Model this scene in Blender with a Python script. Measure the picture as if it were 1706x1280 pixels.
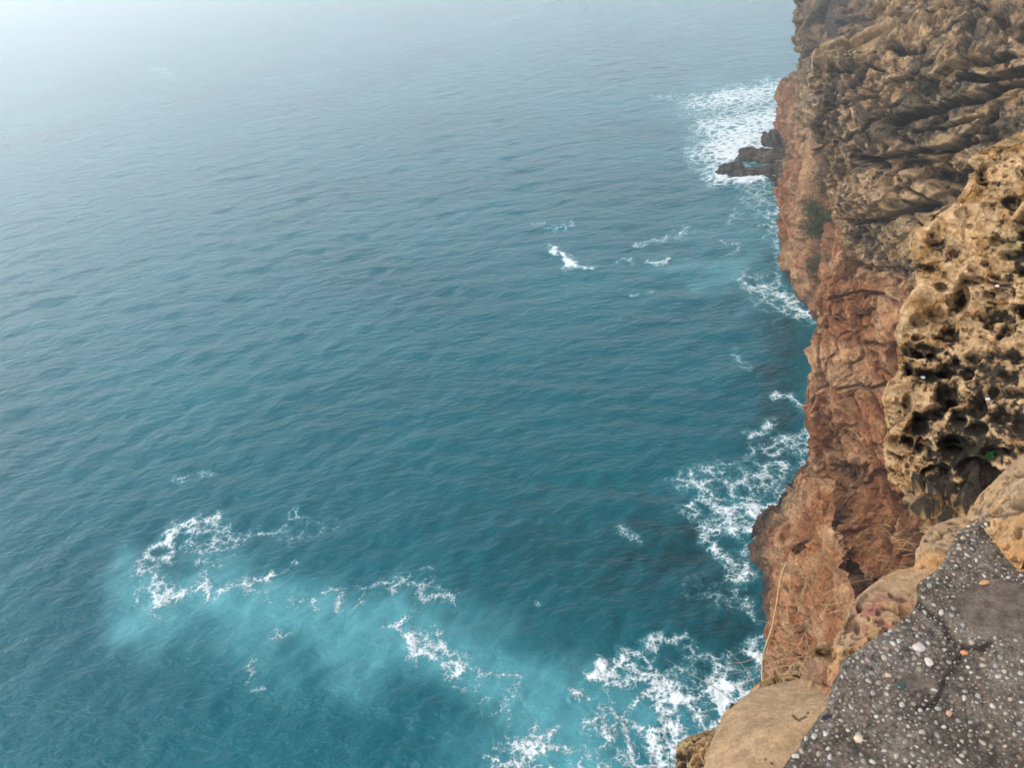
import bpy, math, random
import numpy as np
from mathutils import Vector, Matrix

C = bpy.context.scene
for o in list(bpy.data.objects): bpy.data.objects.remove(o)

# ------------------------------------------------------------------ camera
F, H = 1289.0, 40.0                       # focal length in photo pixels, eye height above the sea (m)
PITCH, ROLL = math.radians(33), math.radians(-9)
cd = bpy.data.cameras.new('camera'); cam = bpy.data.objects.new('camera', cd); C.collection.objects.link(cam)
CM = Matrix.Rotation(math.pi/2-PITCH, 3, 'X') @ Matrix.Rotation(ROLL, 3, 'Z')
cam.matrix_world = Matrix.Translation((0, 0, H)) @ CM.to_4x4()
cd.sensor_width = 36; cd.lens = 36*F/1706; cd.clip_start = .05; cd.clip_end = 20000
cd.dof.use_dof = True; cd.dof.focus_distance = 28; cd.dof.aperture_fstop = 9.5
C.camera = cam

# ------------------------------------------------------------------ overcast sky, weak veiled sun, exposure
SUN_EL, SUN_AZ = math.radians(56), math.radians(-100)      # azimuth measured from +Y towards +X
w = bpy.data.worlds.new('World'); C.world = w; w.use_nodes = True
nt = w.node_tree; nt.nodes.clear()
sky = nt.nodes.new('ShaderNodeTexSky'); sky.sky_type = 'NISHITA'; sky.sun_disc = False
sky.sun_elevation = SUN_EL; sky.sun_rotation = SUN_AZ; sky.air_density = 1.2; sky.dust_density = 4.0; sky.ozone_density = 1.0
hs = nt.nodes.new('ShaderNodeHueSaturation'); hs.inputs['Saturation'].default_value = 0.42
bg = nt.nodes.new('ShaderNodeBackground'); bg.inputs['Strength'].default_value = 0.14
wo = nt.nodes.new('ShaderNodeOutputWorld')
# added brightening of the sky towards the horizon, lifting haze and far reflections
tc = nt.nodes.new('ShaderNodeTexCoord'); sx = nt.nodes.new('ShaderNodeSeparateXYZ'); mrw = nt.nodes.new('ShaderNodeMapRange'); mrw.interpolation_type = 'SMOOTHSTEP'
mrw.inputs[1].default_value = 0; mrw.inputs[2].default_value = .5; mrw.inputs[3].default_value = 6.2; mrw.inputs[4].default_value = .66
vs = nt.nodes.new('ShaderNodeVectorMath'); vs.operation = 'SCALE'
nt.links.new(tc.outputs['Generated'], sx.inputs[0]); nt.links.new(sx.outputs['Z'], mrw.inputs[0]); nt.links.new(mrw.outputs[0], vs.inputs['Scale'])
nt.links.new(sky.outputs[0], vs.inputs[0]); nt.links.new(vs.outputs[0], hs.inputs['Color']); nt.links.new(hs.outputs[0], bg.inputs[0]); nt.links.new(bg.outputs[0], wo.inputs[0])
sl = bpy.data.lights.new('sun', 'SUN'); sl.energy = 1.2; sl.angle = math.radians(30); sl.color = (1, .965, .91)
so = bpy.data.objects.new('sun', sl); C.collection.objects.link(so)
sd = Vector((math.sin(SUN_AZ)*math.cos(SUN_EL), math.cos(SUN_AZ)*math.cos(SUN_EL), math.sin(SUN_EL)))
so.rotation_euler = sd.to_track_quat('Z', 'Y').to_euler()
C.view_settings.view_transform = 'Standard'; C.view_settings.look = 'None'; C.view_settings.gamma = 1
C.view_settings.exposure = 0.40
C.cycles.volume_bounces = 3; C.cycles.max_bounces = 8

# ------------------------------------------------------------------ helpers: tracing, noise, nets
M3 = np.array(CM)
def rays(px, py):
    v = np.stack([(np.asarray(px, float)-853)/F, -(np.asarray(py, float)-640)/F, -np.ones(np.shape(px))], -1)
    return v @ M3.T
def atR(px, py, r):                        # point seen at a photo pixel at horizontal range r
    d = rays(px, py); t = r/np.hypot(d[..., 0], d[..., 1])
    return np.array([0, 0, H]) + d*np.asarray(t)[..., None]
def atz(px, py, z):                        # point seen at a photo pixel at height z
    d = rays(px, py); t = (z-H)/d[..., 2]
    return np.array([0, 0, H]) + d*np.asarray(t)[..., None]
def proj(P):
    q = (P-np.array([0, 0, H])) @ M3
    zz = np.minimum(q[..., 2], -1e-3)
    return 853-F*q[..., 0]/zz, 640+F*q[..., 1]/zz

rs = np.random.RandomState(7)
PERM = np.concatenate([rs.permutation(256)]*3).astype(np.int32)
g = rs.normal(size=(256, 3)); GR = (g/np.linalg.norm(g, axis=1)[:, None]).astype(np.float32)
JIT = rs.rand(256, 3).astype(np.float32)
def hsh(i, j, k): return PERM[PERM[PERM[i & 255] + (j & 255)] + (k & 255)]
def chunk(fn, P, *a, n=200000, **kw):
    outs = [fn(P[i:i+n], *a, **kw) for i in range(0, len(P), n)]
    if isinstance(outs[0], tuple): return tuple(np.concatenate(z) for z in zip(*outs))
    return np.concatenate(outs)
def _perlin(P):
    Pi = np.floor(P).astype(np.int32); f = (P-Pi).astype(np.float32); u = f*f*f*(f*(f*6-15)+10)
    out = 0
    for a in (0, 1):
        wx = u[:, 0] if a else 1-u[:, 0]
        for b in (0, 1):
            wy = u[:, 1] if b else 1-u[:, 1]
            for c in (0, 1):
                wz = u[:, 2] if c else 1-u[:, 2]
                gg = GR[hsh(Pi[:, 0]+a, Pi[:, 1]+b, Pi[:, 2]+c)]
                out = out + wx*wy*wz*(gg[:, 0]*(f[:, 0]-a)+gg[:, 1]*(f[:, 1]-b)+gg[:, 2]*(f[:, 2]-c))
    return out*1.6
def noise(P, wl, off=0.0): return chunk(_perlin, P/wl+off+31.7)
def fbm(P, wl, octs=4, gain=.5, off=0.0, ridge=False):
    s = 0; a = 1; t = 0
    for o in range(octs):
        n = noise(P, wl/2**o, off+o*13.3)
        if ridge: n = 1-2*np.abs(n)*1.3
        s = s+a*n; t += a; a *= gain
    return s/t
def _worley(P, full=True):
    rng = (-1, 0, 1) if full else (0, 1)
    Pb = P if full else P-.5
    Pi = np.floor(Pb).astype(np.int32)
    f1 = np.full(len(P), 9., np.float32); f2 = f1.copy(); cid = np.zeros(len(P), np.int32); off = np.zeros((len(P), 3), np.float32)
    for a in rng:
        for b in rng:
            for c in rng:
                h = hsh(Pi[:, 0]+a, Pi[:, 1]+b, Pi[:, 2]+c)
                j = JIT[h] if full else .5+(JIT[h]-.5)*.8
                q = Pi+np.array([a, b, c])+j-P
                d = (q*q).sum(1).astype(np.float32)
                m = d < f1
                f2 = np.where(m, f1, np.minimum(f2, d)); f1 = np.where(m, d, f1); cid = np.where(m, h, cid); off[m] = q[m]
    return np.sqrt(f1), np.sqrt(f2), cid, off
def worley(P, wl, off=0.0, full=True): return chunk(_worley, P/wl+off+57.1, full=full)
def sst(a, b, x):
    t = np.clip((x-a)/(b-a), 0, 1); return t*t*(3-2*t)
def mix(a, b, t): return a+(b-a)*t[:, None]

def crom(A, n):                            # Catmull-Rom through the rows of A, resampled to n rows
    K = len(A); t = np.linspace(0, K-1, n); i = np.minimum(t.astype(int), K-2); f = (t-i)
    A = np.concatenate([2*A[:1]-A[1:2], A, 2*A[-1:]-A[-2:-1]])
    sh = (n,)+(1,)*(A.ndim-1); f = f.reshape(sh)
    p0, p1, p2, p3 = A[i], A[i+1], A[i+2], A[i+3]
    return .5*((2*p1)+(-p0+p2)*f+(2*p0-5*p1+4*p2-p3)*f*f+(-p0+3*p1-3*p2+p3)*f**3)
def net(rows, n, m, mode='R', wrap=1.0, cols=None, wrapdown=0.0):
    """rows of traced points (px, py, range or height[, extra]) -> smooth grid of n x m world points (+ extra channel).
    wrap: size in metres of the rounded back of the ridge behind each row's first point."""
    G = []
    for r in rows:
        r = [tuple(p)+(0.,)*(4-len(p)) for p in r]
        a = np.array(r, float)
        P = atR(a[:, 0], a[:, 1], a[:, 2]) if mode == 'R' else atz(a[:, 0], a[:, 1], a[:, 2])
        if cols:
            PE = np.concatenate([P, a[:, 3:4]], 1)
            P = crom(PE, cols); a = np.zeros((cols, 4)); a[:, 3] = P[:, 3]; P = P[:, :3]
        if wrap:
            away = P[0, :2]/np.linalg.norm(P[0, :2]); right = np.array([away[1], -away[0]])
            b1 = P[0].copy(); b1[:2] += wrap*(away*.9+right*.35); b1[2] -= wrapdown*.6
            b2 = P[0].copy(); b2[:2] += wrap*(away*1.6+right*2.2); b2[2] -= wrapdown
            P = np.concatenate([[b2, b1], P]); e = np.concatenate([[a[0, 3]]*2, a[:, 3]])
        else: e = a[:, 3]
        G.append(np.concatenate([P, e[:, None]], 1))
    G = np.array(G)
    G = crom(G, n); G = crom(G.transpose(1, 0, 2), m).transpose(1, 0, 2)
    return G[..., :3], G[..., 3]
def gnormals(P):
    du = np.gradient(P, axis=1); dv = np.gradient(P, axis=0)
    N = np.cross(du, dv); N /= np.linalg.norm(N, axis=-1, keepdims=True)+1e-9
    view = P-np.array([0, 0, H]); s = (N*view).sum(-1)
    if np.median(s) > 0: N = -N
    return N
def segd(px, py, pts):                     # pixel distance to a polyline
    d = np.full(px.shape, 1e9); 
    if len(pts) == 1: return np.hypot(px-pts[0][0], py-pts[0][1])
    for (x0, y0), (x1, y1) in zip(pts[:-1], pts[1:]):
        dx, dy = x1-x0, y1-y0; t = np.clip(((px-x0)*dx+(py-y0)*dy)/(dx*dx+dy*dy), 0, 1)
        d = np.minimum(d, np.hypot(px-x0-t*dx, py-y0-t*dy))
    return d
def tag(o, label=None, cat=None, group=None, kind=None):
    if label: o['label'] = label
    if cat: o['category'] = cat
    if group: o['group'] = group
    if kind: o['kind'] = kind
    return o
def gridmesh(name, P, mat, col=None, attrs=None, origin=None, parent=None, smooth=True):
    n, m = P.shape[:2]
    V = P.reshape(-1, 3).astype(np.float32)
    org = np.zeros(3) if origin is None else np.array(origin)
    V = V-org.astype(np.float32)
    idx = np.arange(n*m).reshape(n, m)
    q = np.stack([idx[:-1, :-1], idx[:-1, 1:], idx[1:, 1:], idx[1:, :-1]], -1).reshape(-1, 4).astype(np.int32)
    return rawmesh(name, V, q, mat, col, attrs, org, parent, smooth)
def rawmesh(name, V, q, mat, col=None, attrs=None, org=(0, 0, 0), parent=None, smooth=True):
    me = bpy.data.meshes.new(name); k = q.shape[1]
    me.vertices.add(len(V)); me.vertices.foreach_set('co', np.ascontiguousarray(V, np.float32).ravel())
    me.loops.add(q.size); me.loops.foreach_set('vertex_index', q.ravel())
    me.polygons.add(len(q)); me.polygons.foreach_set('loop_start', np.arange(0, q.size, k, dtype=np.int32))
    me.update(calc_edges=True)
    me.polygons.foreach_set('use_smooth', np.full(len(q), smooth))
    if col is not None:
        a = me.color_attributes.new('Col', 'FLOAT_COLOR', 'POINT')
        a.data.foreach_set('color', np.concatenate([np.clip(col, 0, 1), np.ones((len(V), 1))], 1).astype(np.float32).ravel())
    for kx, v in (attrs or {}).items():
        a = me.attributes.new(kx, 'FLOAT', 'POINT'); a.data.foreach_set('value', v.astype(np.float32).ravel())
    me.materials.append(mat)
    o = bpy.data.objects.new(name, me); C.collection.objects.link(o); o.location = org
    if parent: o.parent = parent; o.location = Vector(org)-parent.location
    return o

# ------------------------------------------------------------------ materials
def newmat(name):
    m = bpy.data.materials.new(name); m.use_nodes = True; return m, m.node_tree, m.node_tree.nodes['Principled BSDF']
def nd(t, ty, **kw):
    n = t.nodes.new(ty)
    for k, v in kw.items():
        if k in n.inputs.keys(): n.inputs[k].default_value = v
        else: setattr(n, k, v)
    return n
def rockmat(name, s, bump=1.0, rough=.9, vary=.5, spec=.25):
    """s: size in metres of the finest visible grain; the large forms are in the mesh."""
    m, t, b = newmat(name); L = t.links.new
    ge = nd(t, 'ShaderNodeNewGeometry'); at = nd(t, 'ShaderNodeAttribute', attribute_name='Col')
    n1 = nd(t, 'ShaderNodeTexNoise', Scale=.12/s, Detail=8., Roughness=.68); L(ge.outputs['Position'], n1.inputs['Vector'])
    n2 = nd(t, 'ShaderNodeTexNoise', Scale=.7/s, Detail=5., Roughness=.7); L(ge.outputs['Position'], n2.inputs['Vector'])
    vo = nd(t, 'ShaderNodeTexVoronoi', Scale=.22/s); vo.distance = 'EUCLIDEAN'
    wv = nd(t, 'ShaderNodeVectorMath', operation='MULTIPLY_ADD'); L(n1.outputs['Color'], wv.inputs[0]); wv.inputs[1].default_value = (8*s,)*3; L(ge.outputs['Position'], wv.inputs[2])
    L(wv.outputs[0], vo.inputs['Vector'])
    r1 = nd(t, 'ShaderNodeMapRange'); L(n1.outputs[0], r1.inputs[0]); r1.inputs[1].default_value = .3; r1.inputs[2].default_value = .7; r1.inputs[3].default_value = 1-vary; r1.inputs[4].default_value = 1+vary*.8
    r2 = nd(t, 'ShaderNodeMapRange'); L(n2.outputs[0], r2.inputs[0]); r2.inputs[1].default_value = .3; r2.inputs[2].default_value = .7; r2.inputs[3].default_value = 1-vary*.7; r2.inputs[4].default_value = 1+vary*.6
    mu = nd(t, 'ShaderNodeMath', operation='MULTIPLY'); L(r1.outputs[0], mu.inputs[0]); L(r2.outputs[0], mu.inputs[1])
    vm = nd(t, 'ShaderNodeVectorMath', operation='SCALE'); L(at.outputs['Color'], vm.inputs[0]); L(mu.outputs[0], vm.inputs['Scale'])
    L(vm.outputs[0], b.inputs['Base Color'])
    ad = nd(t, 'ShaderNodeMath', operation='MULTIPLY_ADD'); L(n2.outputs[0], ad.inputs[0]); ad.inputs[1].default_value = .45; L(n1.outputs[0], ad.inputs[2])
    ad2 = nd(t, 'ShaderNodeMath', operation='MULTIPLY_ADD'); L(vo.outputs['Distance'], ad2.inputs[0]); ad2.inputs[1].default_value = .35; L(ad.outputs[0], ad2.inputs[2])
    bp = nd(t, 'ShaderNodeBump', Strength=.9, Distance=s*3.2*bump); L(ad2.outputs[0], bp.inputs['Height']); L(bp.outputs[0], b.inputs['Normal'])
    b.inputs['Roughness'].default_value = rough; b.inputs['Specular IOR Level'].default_value = spec
    return m
def flat(name, c, rough=.7, vary=.25, sc=20):
    m, t, b = newmat(name); L = t.links.new
    ge = nd(t, 'ShaderNodeTexCoord'); n = nd(t, 'ShaderNodeTexNoise', Scale=sc, Detail=3.); L(ge.outputs['Object'], n.inputs['Vector'])
    r = nd(t, 'ShaderNodeMapRange'); L(n.outputs[0], r.inputs[0]); r.inputs[1].default_value = .3; r.inputs[2].default_value = .7; r.inputs[3].default_value = 1-vary; r.inputs[4].default_value = 1+vary
    vm = nd(t, 'ShaderNodeVectorMath', operation='SCALE'); vm.inputs[0].default_value = c; L(r.outputs[0], vm.inputs['Scale']); L(vm.outputs[0], b.inputs['Base Color'])
    b.inputs['Roughness'].default_value = rough
    return m
TAN = np.array([.40, .255, .13]); TANL = np.array([.64, .46, .29]); GREY = np.array([.15, .115, .078]); DARK = np.array([.045, .036, .028])
RED = np.array([.36, .145, .062]); PINK = np.array([.53, .31, .165]); OCH = np.array([.50, .27, .10]); OLIVE = np.array([.22, .18, .075]); WET = np.array([.05, .045, .04])

# ------------------------------------------------------------------ water
def pts_field(px, py, strokes):
    f = np.zeros(px.shape)
    for pts, wd, st in strokes:
        d = segd(px, py, pts)/wd; f = f+st*(.9*np.exp(-d*d*1.1)+.22*np.exp(-d*d*.22))
    return f
FOAM = [
 ([(1150,172),(1230,165),(1330,150)],14,.75),([(1200,160),(1320,138)],10,.5),([(1180,212),(1310,190)],19,.85),([(1205,240),(1300,215)],22,.9),([(1160,255),(1290,240)],14,.75),
 ([(1180,280),(1230,262)],16,.5),([(1190,300),(1240,296),(1300,288)],9,.95),([(1270,325),(1285,375)],22,.42),([(1230,340),(1220,370)],16,.2),
 ([(916,411),(935,425),(948,438)],4.5,1.6),([(945,439),(992,444)],3.5,1.1),([(895,373),(925,384),(950,375)],6,.34),
 ([(1030,436),(1060,437)],4,.5),([(1085,434),(1120,431)],5,.8),([(1060,408),(1095,402),(1150,385)],6,.42),([(1200,405),(1240,412)],6,.3),([(1050,490),(1090,488)],5,.35),
 ([(1240,466),(1290,485),(1345,520)],14,.62),([(1265,500),(1350,526)],10,.3),([(1228,595),(1240,615)],12,.26),
 ([(1293,660),(1330,665),(1352,685)],6,.85),([(1250,728),(1268,714),(1290,704)],6,.8),([(1300,735),(1345,722)],9,.5),([(1260,750),(1330,760)],16,.34),
 ([(1150,820),(1205,808),(1240,800),(1300,775)],15,.62),([(1160,850),(1220,848),(1290,830)],15,.7),([(1230,870),(1290,850)],16,.6),([(1180,880),(1225,885),(1270,880)],6,.8),
 ([(1130,800),(1200,780)],16,.3),([(1170,895),(1200,925),(1240,960)],11,.48),([(1195,912),(1240,918)],5,.5),([(1215,965),(1248,960)],8,.4),([(1150,980),(1250,1000)],26,.16),([(1040,880),(1060,900)],12,.22),
 ([(1085,1060),(1140,1062)],6,.8),([(1090,1075),(1040,1095),(1000,1110)],9,.8),([(1000,1110),(1080,1125),(1130,1160)],20,.62),([(950,1165),(985,1140),(1000,1125)],9,.7),([(955,1170),(990,1205),(1010,1225)],12,.55),
 ([(1040,1150),(1110,1190),(1100,1240)],32,0.37),([(1030,1220),(1060,1290)],26,0.40),([(1100,1230),(1120,1300)],42,0.61),([(1120,1150),(1190,1170)],24,.42),([(1160,1090),(1210,1110)],22,.3),([(1190,1130),(1245,1145)],20,0.43),([(1215,1165),(1240,1180)],26,1.3),([(1255,1075),(1268,1100)],9,1.3),([(1160,1200),(1200,1210)],30,0.36),
 ([(850,1270),(880,1245),(920,1232)],12,.72),([(900,1250),(960,1270),(1000,1290)],20,.5),([(825,1280),(860,1295)],25,.5),([(830,1200),(900,1215)],16,.22),
 ([(375,858),(335,868),(300,885)],7,.68),([(300,885),(262,915),(235,945),(230,965)],9,.62),([(288,900),(268,950),(262,1000)],14,.62),([(340,900),(380,920),(330,940)],22,.22),([(480,900),(560,880)],18,.16),([(540,1000),(640,980)],18,.18),([(660,970),(760,1000)],22,.2),([(258,1005),(300,985),(345,972),(375,985),(410,978),(445,958)],8,.9),
 ([(330,985),(355,995)],9,.4),([(320,885),(370,875)],12,.36),([(330,915),(350,925)],12,.26),([(380,895),(430,890),(500,862)],13,.24),([(445,958),(495,935)],4,.4),([(540,985),(560,1010)],10,.2),
 ([(430,1000),(460,995),(520,1010),(560,995),(600,1010)],10,.33),([(450,1060),(480,1045)],12,.3),([(420,1100),(412,1140),(440,1160)],9,.3),([(250,1035),(265,1030)],9,.24),([(225,985),(228,1000)],6,.35),
 ([(655,1045),(680,1035),(685,1070)],10,.75),([(690,1080),(730,1095),(760,1115)],16,.62),([(715,1060),(740,1080)],14,.4),([(760,1115),(800,1125),(860,1130)],13,.32),([(640,985),(700,998),(750,992)],9,.42),([(780,1160),(850,1170)],24,.16),
 ([(300,800),(340,790)],12,.24),([(680,960),(720,950)],8,.2),([(895,1000),(905,1004)],3,.6),([(540,50),(560,56)],4,.2),([(1262,295),(1300,292)],5,.6),([(1298,300),(1297,470),(1315,500),(1362,536)],4,.4),([(1352,640),(1345,780),(1322,808),(1290,858),(1246,908),(1240,960),(1244,1010),(1262,1040)],4,.42),([(1276,1060),(1270,1130)],5,.5),([(1196,286),(1230,296),(1262,292)],6,.7),([(1210,262),(1240,248)],6,.5),([(255,112),(290,128)],5,.5),([(820,40),(900,20)],8,.22),([(1090,160),(1120,163)],7,.4)]
MILK = [([(230,960),(260,1010),(330,1000),(430,1000),(560,1020),(680,1040)],30,.5),([(640,1030),(720,1070),(820,1130),(900,1200),(960,1260)],34,.45),
 ([(215,1010),(300,1035),(380,1010)],42,.45),([(400,1015),(520,1030),(640,1050)],36,.7),([(235,930),(205,1030)],24,.25),([(330,930),(400,950)],30,.35),([(430,1090),(470,1150)],40,.3),
 ([(560,1080),(620,1060),(590,1140)],40,.55),([(700,1000),(830,1040)],36,.35),([(700,1090),(800,1130),(880,1180)],48,.55),([(880,1180),(940,1240),(990,1290)],60,.5),([(760,1270),(880,1300)],60,.35),([(250,1080),(220,1050)],40,.25),
 ([(1090,448),(1160,455),(1230,448)],20,.5),([(1150,400),(1280,400)],34,.22),([(1170,170),(1280,250)],50,.35),([(1240,850),(1310,820)],30,.25),([(1080,1150),(1200,1200)],60,.3),([(960,1130),(1050,1180)],40,.3)]
MURK = [([(1310,560),(1300,660),(1290,760)],42,.75),([(1150,900),(1230,980),(1240,1060)],70,.6),([(1060,900),(1130,1000),(1180,1080)],70,.4),([(900,900),(1000,980),(1000,1050)],80,.3),([(760,1000),(900,1060)],50,.2),([(1270,300),(1290,320)],20,.4),([(800,800),(950,820)],120,.22)]
def build_water():
    az = np.radians(np.concatenate([np.linspace(-88, -40, 60)[:-1], np.linspace(-40, 55, 1050), np.linspace(55, 110, 50)[1:]]))
    ld = np.concatenate([np.geomspace(6, 14, 40)[:-1], np.geomspace(14, 700, 1150)[:-1], np.geomspace(700, 1900, 60)])
    A, D = np.meshgrid(az, ld)
    P = np.stack([D*np.sin(A), D*np.cos(A), 0*A], -1); V = P.reshape(-1, 3)
    px, py = proj(V)
    r2 = np.random.RandomState(3); z = np.zeros(len(V)); dx = np.zeros(len(V)); dy = np.zeros(len(V))
    dist = D.ravel(); cell = dist*.004
    for i in range(46):
        lam = .95*(9.**(i/45.)); th = math.radians(166)+r2.normal()*.6
        kx, ky = math.sin(th), math.cos(th); k = 2*math.pi/lam; am = .0072*lam**.5*(.6+.8*r2.rand())
        fade = np.clip((lam/cell-4)/6, 0, 1)
        ph = k*(kx*V[:, 0]+ky*V[:, 1])+r2.rand()*6.283
        z += am*fade*np.sin(ph); dx += -kx*am*fade*np.cos(ph)*.8; dy += -ky*am*fade*np.cos(ph)*.8
    mod = 1+.3*noise(V*np.array([1, 1.6, 1]), 30.)
    sh = .35+.65*sst(5, 60, segd(px, py, [(1260, 900), (1330, 600), (1320, 300)]))
    z *= mod*sh; dx *= mod*sh; dy *= mod*sh
    P2 = V+np.stack([dx, dy, z], -1)
    wx = px+9*noise(V, 3.2)+7*noise(V, 1.3, 5.); wy = py+7*noise(V, 3.2, 9.)+5*noise(V, 1.2, 12.)
    foam = pts_field(wx, wy, FOAM); 
    wx2 = px+38*noise(V, 9., 2.)+16*noise(V, 3.5, 4.); wy2 = py+30*noise(V, 9., 6.)+14*noise(V, 3.5, 8.)
    milk = 1-np.exp(-1.5*pts_field(wx2, wy2, MILK)); milk = .95*sst(.07, .95, milk*(.97+.35*noise(V, 6., 3.)+.2*noise(V, 2., 5.)))
    milk = milk+.10*np.clip(noise(V, 30., 1.5), 0, 1)
    murk = np.clip(pts_field(wx2, wy2, MURK), 0, 1.1)
    P2[:, 2] += .10*np.clip(foam-.5, 0, 1)*(1+noise(V, .5))
    return gridmesh('sea_water', P2.reshape(P.shape), water_mat(), attrs={'foam': foam, 'milk': milk, 'murk': murk})
def water_mat():
    m, t, b = newmat('sea_water'); L = t.links.new
    def math_(op, a, c=None, d=None):
        n = nd(t, 'ShaderNodeMath', operation=op)
        for i, x in enumerate((a, c, d)):
            if x is None: continue
            if isinstance(x, (int, float)): n.inputs[i].default_value = x
            else: L(x, n.inputs[i])
        return n.outputs[0]
    ge = nd(t, 'ShaderNodeNewGeometry'); pos = ge.outputs['Position']
    def att(n): return nd(t, 'ShaderNodeAttribute', attribute_name=n).outputs['Fac']
    def noi(vec, sc, de=4., ro=.55):
        n = nd(t, 'ShaderNodeTexNoise', Scale=sc, Detail=de, Roughness=ro); L(vec, n.inputs['Vector']); return n
    def warp(vec, amt, sc, de=3.):
        n = noi(pos, sc, de); s = nd(t, 'ShaderNodeVectorMath', operation='SUBTRACT'); L(n.outputs['Color'], s.inputs[0]); s.inputs[1].default_value = (.5, .5, .5)
        v = nd(t, 'ShaderNodeVectorMath', operation='MULTIPLY_ADD'); L(s.outputs[0], v.inputs[0]); v.inputs[1].default_value = (amt,)*3; L(vec, v.inputs[2]); return v.outputs[0]
    foam, milk, murk = att('foam'), att('milk'), att('murk')
    # lacy foam: walls of warped cells at three sizes, widened where the foam is dense
    def web(sc, wa, ws):
        v = nd(t, 'ShaderNodeTexVoronoi', Scale=sc); v.feature = 'DISTANCE_TO_EDGE'; L(warp(pos, wa, ws), v.inputs['Vector']); return v.outputs['Distance']
    e1, e2, e3 = web(.55, 1.6, .6), web(1.5, .7, 1.3), web(3.6, .3, 3.)
    n1 = noi(pos, 1.1, 7., .68).outputs[0]; n2 = noi(pos, 6.5, 6., .7).outputs[0]
    lace = math_('ADD', math_('ADD', math_('MULTIPLY', math_('SUBTRACT', .19, e1), 2.7), math_('MULTIPLY', math_('SUBTRACT', .18, e2), 1.7)), math_('MULTIPLY', math_('SUBTRACT', .17, e3), 1.1))
    s = math_('ADD', lace, math_('ADD', math_('MULTIPLY', math_('SUBTRACT', n1, .5), 1.5), math_('MULTIPLY', math_('SUBTRACT', n2, .5), 2.3)))
    tot = math_('ADD', s, math_('MULTIPLY', foam, .71))
    gate = nd(t, 'ShaderNodeMapRange', interpolation_type='SMOOTHSTEP'); L(foam, gate.inputs[0]); gate.inputs[1].default_value = .05; gate.inputs[2].default_value = .3
    mr = nd(t, 'ShaderNodeMapRange', interpolation_type='SMOOTHSTEP'); L(tot, mr.inputs[0]); mr.inputs[1].default_value = .66; mr.inputs[2].default_value = 1.5
    ff = math_('MULTIPLY', mr.outputs[0], gate.outputs[0])
    mr2 = nd(t, 'ShaderNodeMapRange', interpolation_type='SMOOTHSTEP'); L(tot, mr2.inputs[0]); mr2.inputs[1].default_value = .0; mr2.inputs[2].default_value = 1.0
    thin = math_('MULTIPLY', math_('MULTIPLY', mr2.outputs[0], gate.outputs[0]), .45)
    def mixc(fac, a, c):
        n = nd(t, 'ShaderNodeMix', data_type='RGBA')
        if isinstance(fac, float): n.inputs[0].default_value = fac
        else: L(fac, n.inputs[0])
        for i, x in ((6, a), (7, c)):
            if isinstance(x, tuple): n.inputs[i].default_value = x+(1,)
            else: L(x, n.inputs[i])
        return n.outputs[2]
    big = nd(t, 'ShaderNodeMapRange'); L(noi(pos, .035, 3., .5).outputs[0], big.inputs[0]); big.inputs[1].default_value = .35; big.inputs[2].default_value = .65
    base = mixc(big.outputs[0], (.000, .088, .122), (.000, .124, .162))
    kelp = nd(t, 'ShaderNodeMapRange', interpolation_type='SMOOTHSTEP'); L(noi(pos, .55, 5., .6).outputs[0], kelp.inputs[0]); kelp.inputs[1].default_value = .35; kelp.inputs[2].default_value = .62; kelp.inputs[3].default_value = .55; kelp.inputs[4].default_value = 1.
    base = mixc(math_('MULTIPLY', murk, kelp.outputs[0]), base, (.001, .030, .040))
    stk = nd(t, 'ShaderNodeMapRange'); L(noi(warp(pos, 5., .15), .28, 5., .6).outputs[0], stk.inputs[0]); stk.inputs[1].default_value = .32; stk.inputs[2].default_value = .68; stk.inputs[3].default_value = .7; stk.inputs[4].default_value = 1.15
    base = mixc(math_('MAXIMUM', math_('MULTIPLY', milk, stk.outputs[0]), thin), base, (.085, .32, .375))
    base = mixc(ff, base, (.76, .84, .88))
    L(base, b.inputs['Base Color'])
    L(math_('MULTIPLY_ADD', ff, .7, .12), b.inputs['Roughness'])
    b.inputs['IOR'].default_value = 1.333; b.inputs['Specular IOR Level'].default_value = .27
    # ripples: noise drawn out along the crests, three scales
    def rip(sc, sx, de, ro, rot):
        mp = nd(t, 'ShaderNodeMapping'); mp.inputs['Rotation'].default_value = (0, 0, rot); mp.inputs['Scale'].default_value = (sx, 1, 1); L(warp(pos, .25/sc, sc*.7), mp.inputs['Vector'])
        return noi(mp.outputs[0], sc, de, ro).outputs[0]
    h = math_('ADD', math_('MULTIPLY', rip(.62, .55, 4., .62, .25), .8), math_('ADD', math_('MULTIPLY', rip(1.9, .55, 4., .65, -.3), .34), math_('MULTIPLY', rip(6., .6, 3., .6, .1), .035)))
    h = math_('ADD', h, math_('MULTIPLY', ff, .10))
    bp = nd(t, 'ShaderNodeBump', Strength=1., Distance=.42); L(h, bp.inputs['Height']); L(bp.outputs[0], b.inputs['Normal'])
    return m
tag(build_water(), kind='structure')

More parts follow.
